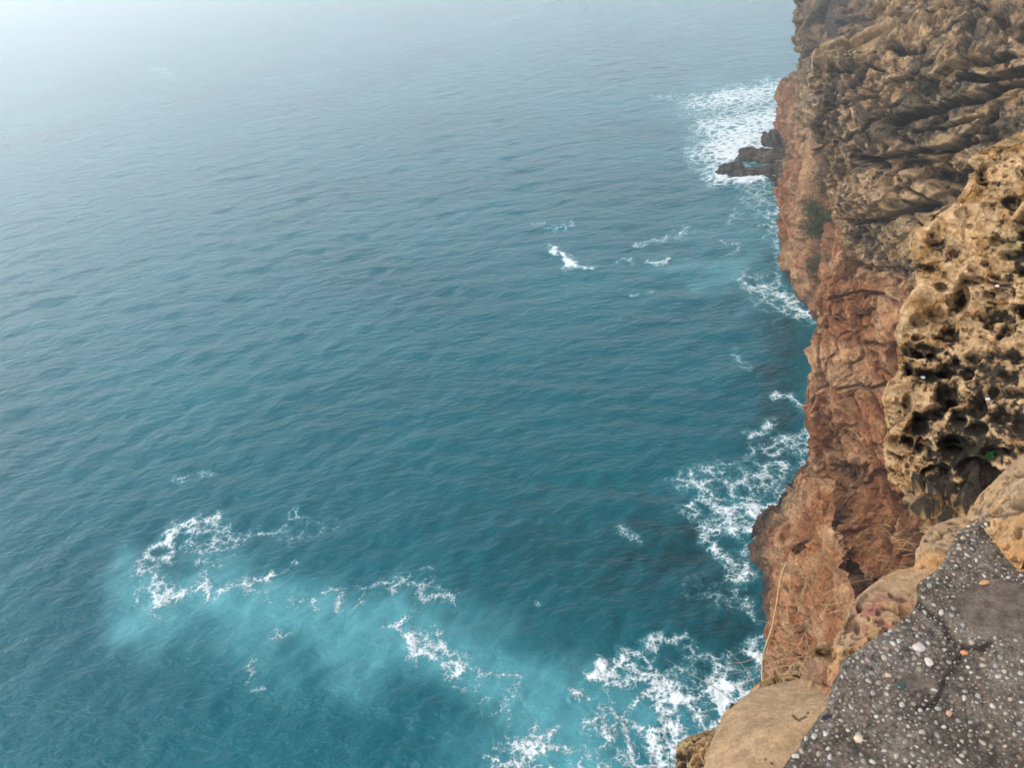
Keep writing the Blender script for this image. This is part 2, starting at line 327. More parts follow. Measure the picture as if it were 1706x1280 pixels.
# ------------------------------------------------------------------ rock sculpting
BED = np.array([.18, -.30, 1.]); BED /= np.linalg.norm(BED)
def sculpt(P, ext, sc, amp, dents=(), bumps=(), pits=0.0, beds=.5, crack=.5, mode='cliff', tint=None, seed=0., smooth=0., pale=0., push=None):
    """push a traced sheet in and out along its normal by world-space noise (sc: size of the main forms, amp: their height, m)"""
    n, m = P.shape[:2]; V = P.reshape(-1, 3); N = gnormals(P).reshape(-1, 3); e = ext.ravel()
    px, py = proj(V)
    h = fbm(V, sc*2.2, 3, .5, seed)*amp*1.1
    h += fbm(V, sc*.9, 5, .55, seed+3, ridge=True)*amp*.27*(1-smooth)
    f1, f2, cid, ov = worley(V*np.array([1, 1, 1.5])+.25*sc*np.stack([noise(V, sc*.6, seed+k) for k in (1, 2, 3)], -1), sc*.9, seed)
    cr = sst(.0, .16, f2-f1)
    blockh = ((cid*37) % 101)/101.-.5
    h += (blockh*.9*sst(0, .07, f2-f1)-(1-sst(0, .10, f2-f1))*.8+1.5*(GR[cid]*ov).sum(1))*amp*crack
    if smooth < .3:
        g1, g2, gid, go = worley(V*np.array([1, 1, 1.7])+.12*sc*np.stack([noise(V, sc*.25, seed+k+60) for k in (1, 2, 3)], -1), sc*.30, seed+2)
        gm = sst(-.35, .25, noise(V, sc*1.5, seed+61)); h += ((((gid*29) % 89)/89.-.5)*.5*sst(0, .08, g2-g1)-(1-sst(0, .10, g2-g1))*.5+1.0*(GR[gid]*go).sum(1))*amp*crack*.6*gm
    zb = (V@BED)+sc*.35*noise(V, sc*2., seed+7)+sc*.09*noise(V, sc*.5, seed+8)
    ph = zb/(sc*.62); fr = ph-np.floor(ph)
    ledge = (np.clip(fr/.85, 0, 1)**.8-sst(.88, 1., fr)); hb = ((np.floor(ph)*17) % 7)/7.
    bm = sst(-.25, .35, noise(V, sc*3.1, seed+11))
    h += (ledge-.6)*1.25*amp*beds*(.35+.65*hb)*(.3+.7*bm)
    ph2 = zb/(sc*.17)+.6*noise(V, sc*.4, seed+21); fr2 = ph2-np.floor(ph2)
    h += (sst(0, .7, fr2)-sst(.8, 1, fr2)-.6)*amp*.16*beds*sst(-.2, .3, noise(V, sc*1.1, seed+13))
    fine = fbm(V, sc*.22, 4, .6, seed+17); h += fine*amp*.22*(1-smooth)
    h += fbm(V, sc*.10, 3, .65, seed+18, ridge=True)*amp*.17*(1-smooth)
    pm = np.zeros(len(V))
    if pits:
        for ps, pd in ((.34, 1.), (.16, .5)):
            wp = V+ps*sc*.25*np.stack([noise(V, ps*sc*.7, seed+31+k) for k in range(3)], -1)
            a, b_, c_, _o = worley(wp*np.array([1, 1, 1.25]), sc*ps, seed+5, full=False)
            rad = .30+.24*((c_*13) % 17)/17.
            on = sst(-.25, .25, noise(V, sc*1.3, seed+9)+.25*pits)*((c_ % 5) > 0)
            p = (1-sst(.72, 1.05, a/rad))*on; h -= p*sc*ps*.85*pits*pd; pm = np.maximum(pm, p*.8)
    wx = px+5*noise(V, sc*.7, 3.3)*(sc*900/np.maximum(1, np.linalg.norm(V-[0, 0, H], axis=1)))/40
    wy = py+5*noise(V, sc*.7, 6.6)*(sc*900/np.maximum(1, np.linalg.norm(V-[0, 0, H], axis=1)))/40
    for d in dents:
        if len(d) == 5: x, y, rx, ry, dep = d; q = np.hypot((wx-x)/rx, (wy-y)/ry)
        else: pts, wd, dep = d; q = segd(wx, wy, pts)/wd
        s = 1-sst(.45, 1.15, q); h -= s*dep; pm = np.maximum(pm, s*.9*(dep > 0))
    for pts, wd, dep in bumps:
        h += np.exp(-(segd(wx, wy, pts)/wd)**2)*dep
    edge = np.ones((n, m)); edge = edge.ravel()
    if push is not None:                   # weathering front: the face recedes towards the land rather than straight down its slope
        d_ = np.array(push[:3], float); d_ /= np.linalg.norm(d_); k_ = push[3]
        N = N*(1-k_)+d_*k_; N /= np.linalg.norm(N, axis=1)[:, None]
    V2 = V+N*h[:, None]
    # colour of the stone: crust, iron stain, fresh faces; shade painted into pits and recesses
    c1 = fbm(V, sc*1.6, 4, .6, seed+41); c2 = fbm(V, sc*.45, 4, .65, seed+43); c3 = fbm(V, sc*.12, 3, .6, seed+47)
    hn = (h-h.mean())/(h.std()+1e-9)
    if mode == 'cliff':
        tan = mix(TAN, TANL, sst(-.3, .5, c2+.35*c3)); tan = mix(tan, np.array([.085, .066, .047]), .85*sst(.0, .14, .9*c1+.5*c2+.5*c3+.02)); tan = mix(tan, OCH, .6*sst(.25, .6, c2-c1)); tan = mix(tan, OLIVE, .28*sst(.2, .5, noise(V, sc*1.1, seed+50)))
        red = mix(RED, PINK, sst(-.25, .35, c1+.5*c2)); red = mix(red, OCH*.8, .55*sst(.0, .45, c2-.3*c1)); red = mix(red, RED*.6, .7*sst(.15, .55, c3-c1*.6))
        er = np.clip(e+.30*c1+.14*c2, 0, 1)
        col = mix(tan, red, sst(.35, .65, er))
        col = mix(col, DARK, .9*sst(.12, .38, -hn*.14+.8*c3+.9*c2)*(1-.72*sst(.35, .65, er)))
        col = mix(col, DARK, .55*pm*(1-.5*sst(.35, .65, er)))  # shade painted into pits and crevices
        wl = sst(1.5+1.0*c1, .2, V2[:, 2]); col = mix(col, WET, .85*wl)
    if tint is not None: col = col*np.array(tint)
    if mode == 'karst':
        col = mix(TANL*np.array([1.05, .98, .85]), OCH*.85, sst(-.2, .4, c2)); col = mix(col, OLIVE*1.4, .55*sst(.05, .4, c1)*e)
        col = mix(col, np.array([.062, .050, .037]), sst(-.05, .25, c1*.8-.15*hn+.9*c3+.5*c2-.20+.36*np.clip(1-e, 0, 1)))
        col = mix(col, DARK, .5*np.clip(pm, 0, 1))  # dark lichen crust together with painted shade in the hollows
    elif mode == 'sand':
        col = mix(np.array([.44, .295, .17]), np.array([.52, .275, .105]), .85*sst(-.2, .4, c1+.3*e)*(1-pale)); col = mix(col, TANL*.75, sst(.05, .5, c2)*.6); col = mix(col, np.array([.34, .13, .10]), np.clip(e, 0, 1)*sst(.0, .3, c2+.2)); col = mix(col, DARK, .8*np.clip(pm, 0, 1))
    return V2.reshape(n, m, 3), col

far = rockmat('far_rock', .18, bump=1.8, vary=.7); mid = rockmat('cliff_rock', .085, bump=1.5, vary=.62); near = rockmat('karst_rock', .011, bump=1.5, vary=.55); sand = rockmat('sandstone', .006, bump=.8, vary=.4)

# main cliff: rows run down the photo, each from the cliff's outline inwards to the land (px, py, range, redness)
main_rows = [
 [(1480,-90,95,0),(1560,-110,60,0),(1650,-120,40,0),(1830,-140,26,0)],
 [(1450,45,84,0),(1530,5,56,0),(1620,-20,40,0),(1830,-40,24,0)],
 [(1368,96,70,0),(1450,90,52,0),(1560,80,34,0),(1800,50,18,0)],
 [(1360,160,64,.2),(1430,165,48,0),(1550,160,30,0),(1800,130,13,0)],
 [(1368,240,60,.3),(1430,240,45,0),(1540,240,27,0),(1780,220,11,0)],
 [(1386,320,57,.4),(1440,320,42,0),(1530,325,24,0),(1740,310,10,0)],
 [(1400,385,55,.6),(1440,395,41,.2),(1520,400,24,.2),(1720,400,9,0)],
 [(1380,450,52,.9),(1430,460,40,.6),(1510,470,25,.5),(1700,480,9,.2)],
 [(1372,510,50,.9),(1425,520,38,.9),(1500,540,25,.9),(1680,560,9,.5)],
 [(1354,575,49.5,.7),(1410,590,37,.7),(1490,610,25,1),(1660,640,9,.7)],
 [(1352,660,49.5,.9),(1400,670,37,.6),(1470,690,26,1),(1640,720,9,.9)],
 [(1345,745,49,1),(1395,750,35,.6),(1470,770,25,.8),(1630,790,9,.9)],
 [(1338,815,48,1),(1385,830,33,.6),(1450,850,23,.8),(1600,870,8,.9)],
 [(1335,885,45,1),(1375,900,31,.7),(1440,930,20,.9),(1580,950,7,.9)],
 [(1325,950,41,1),(1365,970,27,.8),(1420,1000,17,.9),(1550,1020,6,.9)],
 [(1318,1020,38,1),(1350,1040,25,.8),(1400,1060,14,.9),(1520,1090,5.5,.9)],
 [(1312,1100,35,1),(1345,1120,24,.8),(1390,1140,12,.9),(1480,1170,5,.9)],
 [(1305,1200,33,1),(1330,1230,22,.8),(1380,1260,11,.9),(1460,1290,5,.9)]]
LR = [78, 69, 63, 60.5, 58.5, 56.5, 54.5, 52, 50, 49.5, 49.5, 48.5, 45.5, 40.5, 36.5, 33.2, 30.5, 28]
for i, (row, rl) in enumerate(zip(main_rows, LR)):
    k = max(0, 1-i/8.); dr = [0, 2.5+2.5*k, 6+5*k, 10+7*k]
    main_rows[i] = [(p[0], p[1], rl-d, p[3]) for p, d in zip(row, dr)]
def wp(x, y, z):                           # world point as (px, py, range)
    a, b = proj(np.array([[x, y, z]], float)); return float(a[0]), float(b[0]), math.hypot(x, y)
for i, row in enumerate(main_rows):        # the bay's wall carried on round to the land under the ledge
    k = max(0, 1-i/9.); z = float(atR(*[np.array(float(v)) for v in row[-1][:3]])[2])
    row.append(wp(11+24*k, 13+12*k, z+2*k)+(row[-1][3],)); row.append(wp(4.5+36*k, 4+6*k, z+4*k)+(row[-1][3],))
main_dents = [([(1374,84),(1424,58),(1461,36),(1492,28)],6,1.8),([(1478,70),(1500,84),(1533,82)],10,2.2),([(1628,104),(1655,98),(1682,92)],8,1.9),([(1488,202),(1540,184),(1617,162),(1720,134)],8,2.2),
 ([(1590,124),(1649,131),(1720,114)],7,2.0),([(1372,190),(1399,175),(1446,156),(1492,137),(1555,109)],3.5,1.3),([(1430,264),(1492,259),(1564,250),(1630,236)],6,2.0),([(1494,285),(1508,306),(1542,325),(1560,346)],3,1.3),
 ([(1400,368),(1452,370),(1505,349),(1560,338)],4,1.6),(1534,344,16,9,1.7),([(1462,293),(1465,320)],2.2,.9),([(1354,150),(1366,195),(1373,250),(1386,297),(1398,318)],5,1.8),([(1440,215),(1475,196),(1500,170)],3,1.0),([(1560,60),(1600,40),(1650,14)],5,1.6),
 ([(1400,120),(1440,108),(1470,112)],3,1.2),([(1520,215),(1570,212),(1640,190)],4,1.3),([(1560,290),(1600,300),(1640,270)],12,2.0),([(1405,300),(1425,330),(1420,360)],3,1.0),([(1545,20),(1580,10),(1640,-10)],4,1.3),([(1378,498),(1430,486),(1500,500)],3,1.0),([(1405,640),(1440,648),(1480,636)],3,.8),([(1396,700),(1404,760)],3,.8),([(1360,560),(1368,620),(1360,700)],3,.6),([(1470,790),(1490,860),(1480,920)],6,1.2),(1415,788,36,22,1.5),(1400,822,18,28,1.0),([(1385,915),(1408,948),(1440,1000)],15,1.3),([(1343,700),(1341,830),(1344,900)],4,.8),
 ([(1432,262),(1480,278),(1540,268),(1600,235),(1660,190)],8,1.0),([(1560,200),(1640,160),(1720,120)],13,.9),([(1495,335),(1545,345),(1590,322)],11,.8),([(1500,262),(1560,300),(1600,330)],7,.7),
 ([(1375,130),(1400,118),(1440,95)],5,.8),([(1478,80),(1530,72)],8,.9),([(1500,298),(1508,330)],3,.5),([(1430,372),(1480,368),(1520,350)],4,.5),([(1440,572),(1500,576)],5,.6),(1456,592,14,8,.7),([(1420,440),(1500,455)],6,.5),
 (1352,372,14,14,.6),([(1500,830),(1512,880),(1508,940)],11,.9),([(1525,640),(1515,760)],8,.5),([(1370,600),(1382,640),(1388,690),(1378,740)],3,.4),([(1640,20),(1700,60)],10,.7),([(1560,385),(1520,400)],6,.5)]
main_bumps = [([(1372,100),(1440,62),(1540,30)],13,1.1),([(1600,45),(1680,30)],18,.8),([(1420,335),(1490,325)],26,1.1),([(1400,600),(1410,700)],13,.8),([(1370,620),(1362,760)],7,.6),([(1440,860),(1400,900)],22,.7),([(1470,690),(1480,760)],14,.4),([(1410,240),(1480,220)],16,.6)]
def solid_rock(name, rows, n, m, mat, sc, amp, label=None, cat=None, kind=None, group=None, mode='cliff', nm=None, **kw):
    wrap = kw.pop('wrap', 1.); nk = {k: kw.pop(k) for k in ('cols', 'wrapdown') if k in kw}
    P, e = net(rows, n, m, mode=nm or 'R', wrap=wrap, **nk)
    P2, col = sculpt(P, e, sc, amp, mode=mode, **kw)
    org = None if kind == 'structure' else P2.reshape(-1, 3).mean(0)
    o = gridmesh(name, P2, mat, col, origin=org)
    return tag(o, label, cat, group, kind), P2
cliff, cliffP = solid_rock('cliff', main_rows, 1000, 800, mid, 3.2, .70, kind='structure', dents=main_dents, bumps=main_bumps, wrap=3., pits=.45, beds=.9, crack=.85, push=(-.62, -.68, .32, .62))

# the second buttress beyond the bay
but_rows = [
 [(1410,80,105,.3),(1440,80,98,.1),(1500,80,90,0)],[(1352,140,100,.3),(1390,130,92,.1),(1450,130,80,.1)],[(1340,185,96,.42),(1375,180,88,.3),(1430,180,74,.2)],[(1322,245,92,.55),(1360,240,84,.45),(1430,240,70,.3)],
 [(1303,300,89,.7),(1345,300,81,.8),(1430,300,68,.4)],[(1299,360,87,1),(1345,365,78,.8),(1430,370,66,.5)],[(1297,425,85,1),(1345,430,75,1),(1420,440,64,.8)],[(1297,468,84,1),(1350,485,73,1),(1420,495,62,1)],
 [(1312,497,82,1),(1362,535,71,1),(1420,545,62,1)],[(1320,545,79,1),(1370,580,69,1),(1420,600,61,1)]]
solid_rock('cliff_buttress', but_rows, 420, 260, far, 4.5, 1.0, kind='structure', wrap=5., dents=[(1365,365,14,16,1.2),([(1335,230),(1322,300)],4,1.2),([(1378,200),(1375,300)],6,1.),([(1345,400),(1340,470)],5,.9)], beds=.35, crack=.7, seed=3.)

# headland with the dark upper block, its pale foot and the low spit of rock
hd = [
 [(1345,-90,125,.1),(1420,-90,118,0),(1560,-90,105,0)],[(1330,-20,124,.1),(1390,-20,116,0),(1540,-20,100,0)],[(1322,30,122,.1),(1370,25,114,0),(1520,30,96,0)],[(1326,57,122,.1),(1370,60,112,0),(1500,60,95,0)],
 [(1331,66,123,.2),(1370,75,113,.1),(1480,80,96,.1)],[(1335,108,124,.3),(1370,110,115,.2),(1460,120,98,.2)],[(1345,124,125,.4),(1380,135,118,.3),(1440,150,104,.3)],[(1360,150,128,.4),(1390,165,122,.4),(1430,180,110,.4)]]
solid_rock('headland', hd, 300, 260, far, 6., 1.2, kind='structure', wrap=7., push=(-.6, -.75, .2, .5), beds=.8, crack=.8, seed=6., dents=[([(1340,92),(1400,70)],5,1.6),([(1400,40),(1470,30)],7,1.5)], tint=(.58, .56, .58))
hf = [[(1345,118,135,.2),(1380,110,132,.2),(1440,100,120,.2)],[(1306,143,134,.6),(1345,140,128,.6),(1420,140,112,.4)],[(1299,175,133,.8),(1340,180,124,.7),(1410,180,108,.5)],[(1294,208,131,.7),(1335,215,122,.7),(1400,215,106,.5)],
      [(1294,232,129,.5),(1330,245,119,.4),(1400,255,103,.4)],[(1291,262,120,.1),(1328,280,111,.1),(1400,300,98,.2)],[(1284,284,114,.0),(1322,296,107,0),(1390,330,94,.2)],[(1284,305,109,0),(1318,318,103,0),(1380,350,90,.2)]]
solid_rock('headland_foot', hf, 300, 240, far, 4., .8, kind='structure', wrap=4., beds=.6, crack=.8, seed=9., tint=(.8, .78, .76))

# fallen red spur at the cliff's foot
sp = [[(1338,790,46.7,0.7),(1345,790,44.4,0.7),(1352,795,41,0.8),(1392,800,40,0.8)], [(1322,802,45.9,0.5),(1337,812,43.6,0.6),(1350,825,40.2,0.8),(1390,830,39.2,0.8)], [(1304,838,43.9,0.3),(1325,850,41.6,0.5),(1347,865,38.2,0.8),(1387,870,37.2,0.8)], [(1280,868,41.9,0.8),(1312,885,39.6,1),(1345,905,36.2,1),(1385,910,35.2,1)], [(1248,905,39.7,1),(1290,925,37.4,1),(1340,945,34,1),(1380,950,33,1)], [(1252,950,38.1,1),(1290,965,35.8,1),(1335,975,32.4,1),(1375,980,31.4,1)], [(1246,985,36.7,1),(1282,1000,34.4,1),(1325,1010,31,1),(1365,1015,30,1)], [(1254,1018,35.3,0.9),(1285,1035,33,0.9),(1325,1050,29.6,1),(1365,1055,28.6,1)], [(1262,1060,33.3,0.9),(1292,1080,31,0.9),(1325,1090,27.6,1),(1365,1095,26.6,1)]]
solid_rock('cliff_spur', sp, 360, 260, mid, 1.7, .38, kind='structure', wrap=1.8, seed=12., beds=.25, crack=.6, dents=[([(1338,900),(1318,925),(1305,940)],6,1.0),([(1300,960),(1285,1010)],5,.8),([(1340,830),(1338,880)],4,.8)])
lo = [[(1318,925,33,0.9),(1345,915,31.6,0.9),(1400,905,29,1)], [(1300,985,31.5,0.9),(1335,985,30.1,0.9),(1390,985,27.5,1)], [(1285,1035,30.5,0.9),(1325,1040,29.1,0.8),(1380,1050,26.5,1)], [(1277,1085,30,0.9),(1320,1095,28.6,0.7),(1380,1110,26,0.9)], [(1272,1130,28.5,0.8),(1315,1140,27.1,0.7),(1380,1160,24.5,0.8)], [(1282,1170,27,0.6),(1315,1185,25.6,0.6),(1380,1210,23,0.8)], [(1290,1260,25,0.6),(1320,1280,23.6,0.6),(1380,1290,21,0.8)]]
for row in lo:
    z = float(atR(*[np.array(float(v)) for v in row[-1][:3]])[2]); row.append(wp(9, 9, z)+(.8,)); row.append(wp(4, 3.5, z)+(.8,))
solid_rock('cliff_foot', lo, 400, 360, mid, 1.5, .33, kind='structure', wrap=1.5, seed=15., beds=.3, crack=.7, dents=[([(1330,1060),(1345,1110)],7,.7),([(1290,1100),(1300,1130)],7,.5)])

# honeycombed outcrop beside the ledge
ka = [[(1790,200,4.6,1),(1800,195,4.5,1),(1830,190,4.32,1)], [(1706,236,4.4,1),(1740,232,4.3,1),(1830,225,4.12,1)], [(1660,252,4.3,1),(1720,262,4.2,1),(1830,265,4.02,1)], [(1622,275,4.2,1),(1700,300,4.1,1),(1830,305,3.92,1)], [(1612,318,4.15,1),(1690,335,4.05,1),(1830,345,3.87,1)], [(1572,374,4.1,1),(1660,385,4,1),(1830,385,3.82,1)], [(1530,394,4.05,0.9),(1630,430,3.95,0.9),(1830,430,3.77,1)], [(1527,430,4,0.8),(1620,470,3.9,0.8),(1830,470,3.72,1)], [(1532,462,4,0.9),(1620,510,3.9,0.9),(1830,510,3.72,1)], [(1526,500,3.9,0.9),(1610,545,3.8,0.8),(1830,550,3.62,1)], [(1500,538,3.8,0.9),(1600,585,3.7,0.4),(1830,590,3.52,0.9)], [(1500,590,3.7,0.7),(1600,630,3.6,0.2),(1830,630,3.42,0.6)], [(1500,632,3.6,0.8),(1600,670,3.5,0.1),(1830,670,3.32,0.3)], [(1485,668,3.5,0.9),(1600,710,3.4,0.1),(1830,715,3.22,0.1)], [(1486,712,3.45,0.9),(1600,755,3.35,0.1),(1830,755,3.17,0)], [(1483,756,3.4,0.9),(1600,800,3.3,0.2),(1830,800,3.12,0)], [(1490,800,3.3,0.7),(1600,850,3.2,0.3),(1830,850,3.02,0)], [(1520,830,3.2,0.6),(1610,890,3.1,0.2),(1830,890,2.92,0)], [(1540,872,3,0.4),(1620,930,2.9,0.2),(1830,930,2.72,0)], [(1560,930,2.8,0.2),(1640,980,2.7,0.1),(1830,980,2.52,0)]]
KP = [(1629,286,14,10),(1568,480,11,8),(1568,525,24,12),(1688,427,20,9),(1661,400,12,7),(1656,528,30,9),(1698,515,15,8),(1603,492,11,20),(1667,472,18,7),(1536,536,15,10),(1563,406,14,11),(1621,377,6,4),
 (1534,582,26,12),(1582,556,15,12),(1620,596,13,9),(1667,593,34,6),(1608,625,10,11),(1656,654,14,9),(1682,654,12,9),(1680,628,14,8),(1627,678,16,14),(1667,694,16,14),(1629,713,15,13),(1576,660,17,18),(1515,673,9,11),(1534,710,18,18),(1512,737,11,9),
 (1590,747,22,18),(1560,795,24,9),(1619,779,24,15),(1647,757,16,10),(1696,710,12,18),(1640,805,30,22),(1619,838,24,13),(1582,859,8,8),(1700,380,8,10),(1545,625,20,10),(1545,450,9,8),(1640,440,8,6),(1590,420,9,7),(1700,600,12,7),(1700,655,7,9),(1510,620,8,8),(1572,615,14,10),(1560,690,14,12),(1600,700,12,10)]
kd = [(x, y, rx*1.2, ry*1.2, min(rx, ry)*.0066) for x, y, rx, ry in KP]
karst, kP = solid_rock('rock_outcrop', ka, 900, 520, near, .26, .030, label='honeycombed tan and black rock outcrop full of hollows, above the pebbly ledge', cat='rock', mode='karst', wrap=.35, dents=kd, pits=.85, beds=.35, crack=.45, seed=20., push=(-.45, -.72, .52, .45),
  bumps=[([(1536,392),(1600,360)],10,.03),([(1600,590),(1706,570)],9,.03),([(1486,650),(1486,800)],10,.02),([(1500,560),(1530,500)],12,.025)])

# rim of smooth sandstone round the pebbly ledge
ZL = 38.15
rim = [[(1655,835,38,0),(1675,845,38.05,0),(1700,860,38.06,0),(1760,900,38.03,0)], [(1613,862,38,0),(1628,872,38.05,0),(1650,890,38.06,0),(1720,960,38.03,0)], [(1579,870,38,0),(1592,888,38.05,0),(1620,915,38.06,0),(1690,990,38.03,0)], [(1546,886,38,0),(1565,908,38.05,0),(1595,935,38.06,0),(1670,1010,38.03,0)], [(1533,912,38,0),(1550,932,38.05,0),(1580,955,38.06,0),(1650,1020,38.03,0)], [(1524,948,38,0),(1538,960,38.05,0),(1565,980,38.06,0),(1630,1040,38.03,0)], [(1484,962,38,0.1),(1505,980,38.05,0.2),(1535,1005,38.06,0.2),(1600,1070,38.03,0)], [(1447,984,38,0.1),(1468,1010,38.05,0.8),(1500,1040,38.06,0.7),(1570,1110,38.03,0)], [(1420,1006,38,0.1),(1445,1032,38.05,0.9),(1475,1065,38.06,0.4),(1545,1130,38.03,0)], [(1406,1038,38,0.1),(1430,1060,38.05,0.3),(1455,1085,38.06,0.2),(1520,1150,38.03,0)], [(1388,1068,38,0.1),(1408,1088,38.05,0.1),(1435,1115,38.06,0.1),(1500,1170,38.03,0)], [(1381,1090,38,0.2),(1398,1110,38.05,0.6),(1425,1140,38.06,0.6),(1490,1190,38.03,0)], [(1376,1140,38,0.4),(1392,1150,38.05,0.6),(1420,1170,38.06,0.5),(1480,1220,38.03,0)]]
solid_rock('sandstone_rock', rim, 420, 300, sand, .16, .013, label='ochre sandstone edge with dark pits running along the pebbly ledge', cat='rock', mode='sand', nm='z', wrap=.12, wrapdown=.12, cols=10, smooth=.25, beds=.15, crack=.14, pits=.3, seed=30.,
  dents=[(1432,1012,5,12,.02),(1486,992,5,4,.012),(1536,945,6,4,.01),(1447,1085,12,12,.02),(1424,1045,7,12,.014),(1500,995,16,5,.006),(1544,903,4,4,.01),(1475,1012,12,4,.008),(1462,1020,5,9,.008),(1425,1060,12,4,.01)])
ur = [[(1790,730,2.55,0),(1800,745,2.35,0),(1830,770,2.2,0)],[(1706,764,2.5,0),(1740,785,2.3,0),(1830,800,2.1,0)],[(1671,786,2.45,0),(1710,805,2.25,0),(1830,830,2.05,0)],[(1640,820,2.38,0),(1690,835,2.18,0),(1830,860,2.0,0)],[(1614,860,2.28,0),(1675,865,2.1,0),(1830,880,1.95,0)],
      [(1636,874,2.17,0),(1690,885,2.03,0),(1830,900,1.9,0)],[(1652,896,2.06,0),(1700,905,1.96,0),(1830,925,1.86,0)],[(1668,915,1.98,0),(1710,925,1.92,0),(1830,950,1.82,0)],[(1684,934,1.93,0),(1720,945,1.89,0),(1830,975,1.8,0)],[(1700,950,1.88,0),(1740,960,1.84,0),(1830,990,1.78,0)]]
solid_rock('sandstone_boulder', ur, 320, 260, sand, .18, .013, label='rounded grey and orange sandstone boulder at the tip of the pebbly ledge', cat='rock', mode='sand', wrap=.16, wrapdown=.1, cols=8, smooth=.25, beds=.3, crack=.2, pits=.3, seed=33.,
  dents=[(1697,838,16,14,.03),(1694,887,7,11,.03),(1700,790,14,6,.02),([(1620,868),(1706,852)],3,.006)])
sb = [[(1392,1142,37.8,0),(1400,1150,37.93,0),(1420,1160,37.97,0)], [(1345,1152,37.8,0),(1375,1165,37.93,0),(1420,1185,37.97,0)], [(1300,1163,37.8,0),(1345,1180,37.93,0),(1410,1210,37.97,0)], [(1262,1175,37.8,0),(1315,1200,37.93,0),(1400,1235,37.97,0)], [(1227,1190,37.8,0),(1290,1220,37.93,0),(1390,1260,37.97,0)], [(1198,1220,37.8,0),(1265,1250,37.93,0),(1370,1300,37.97,0)], [(1180,1262,37.8,0),(1245,1290,37.93,0),(1350,1340,37.97,0)], [(1172,1305,37.8,0),(1235,1330,37.93,0),(1340,1380,37.97,0)], [(1170,1380,37.8,0),(1230,1400,37.93,0),(1330,1440,37.97,0)]]
solid_rock('sandstone_slab', sb, 300, 260, sand, .22, .009, label='smooth pale sandstone slab at the foot of the picture, left of the pebbles', cat='rock', mode='sand', nm='z', wrap=.2, wrapdown=.2, cols=8, pale=.9, smooth=.6, beds=.05, crack=.05, seed=36.,
  dents=[([(1325,1190),(1335,1198),(1348,1192)],3,.004),(1352,1186,3,3,.004),(1280,1272,3,3,.004),(1270,1265,2,2,.004)])
kn = [[(1356,1100,37.4,.1),(1380,1104,37.5,.5),(1440,1114,37.6,.7)], [(1352,1092,37.72,0.1),(1372,1098,37.86,0.5),(1440,1110,37.93,0.7)], [(1342,1108,37.72,0),(1372,1115,37.86,0.6),(1445,1125,37.93,0.8)], [(1334,1130,37.72,0),(1370,1135,37.86,0.6),(1440,1145,37.93,0.8)], [(1330,1155,37.72,0),(1365,1158,37.86,0.4),(1405,1165,37.93,0.6)], [(1330,1185,37.72,0),(1360,1190,37.86,0.3),(1400,1200,37.93,0.4)]]
solid_rock('knobbly_rock', kn, 200, 200, near, .12, .022, label='rough grey knob with a pink side, between the slab and the ochre rim', cat='rock', mode='sand', nm='z', wrap=.1, wrapdown=.1, cols=8, smooth=.2, beds=.1, crack=.3, seed=39., dents=[(1350,1160,8,5,.012),(1372,1140,10,3,.01)])
lw = [[(1334,1108,37.45,0.5),(1350,1108,37.55,0.5),(1400,1108,37.65,0.5)], [(1305,1128,37.45,0.5),(1330,1133,37.55,0.5),(1400,1138,37.65,0.5)], [(1272,1146,37.45,0.6),(1300,1153,37.55,0.5),(1390,1168,37.65,0.5)], [(1248,1166,37.45,0.8),(1280,1173,37.55,0.5),(1380,1198,37.65,0.5)], [(1238,1180,37.45,0.8),(1270,1193,37.55,0.5),(1370,1228,37.65,0.5)], [(1236,1203,37.45,0.8),(1262,1218,37.55,0.5),(1360,1258,37.65,0.5)]]
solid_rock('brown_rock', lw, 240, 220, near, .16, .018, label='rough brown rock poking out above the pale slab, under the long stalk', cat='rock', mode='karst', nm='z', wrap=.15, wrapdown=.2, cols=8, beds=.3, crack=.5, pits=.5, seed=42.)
lv = [[(1214,1182,37.45,0.9),(1222,1184,37.58,0.9),(1250,1195,37.72,0.7)], [(1204,1196,37.45,1),(1222,1200,37.58,0.9),(1260,1215,37.72,0.6)], [(1198,1212,37.45,1),(1218,1220,37.58,0.5),(1260,1240,37.72,0.4)], [(1180,1226,37.45,0.9),(1205,1240,37.58,0.4),(1250,1265,37.72,0.4)], [(1155,1236,37.45,1),(1185,1255,37.58,0.6),(1240,1290,37.72,0.5)], [(1132,1248,37.45,0.6),(1165,1270,37.58,0.9),(1225,1315,37.72,0.5)], [(1126,1275,37.45,0.4),(1158,1300,37.58,0.8),(1220,1350,37.72,0.5)], [(1130,1330,37.45,0.4),(1160,1350,37.58,0.8),(1220,1400,37.72,0.5)]]
solid_rock('orange_rock', lv, 300, 240, near, .13, .014, label='jagged orange rock edge in the bottom corner, left of the smooth slab', cat='rock', mode='karst', nm='z', wrap=.12, wrapdown=.2, cols=8, beds=.2, crack=.5, pits=.7, seed=45., dents=[(1208,1212,10,9,.03),(1140,1262,12,8,.02)])

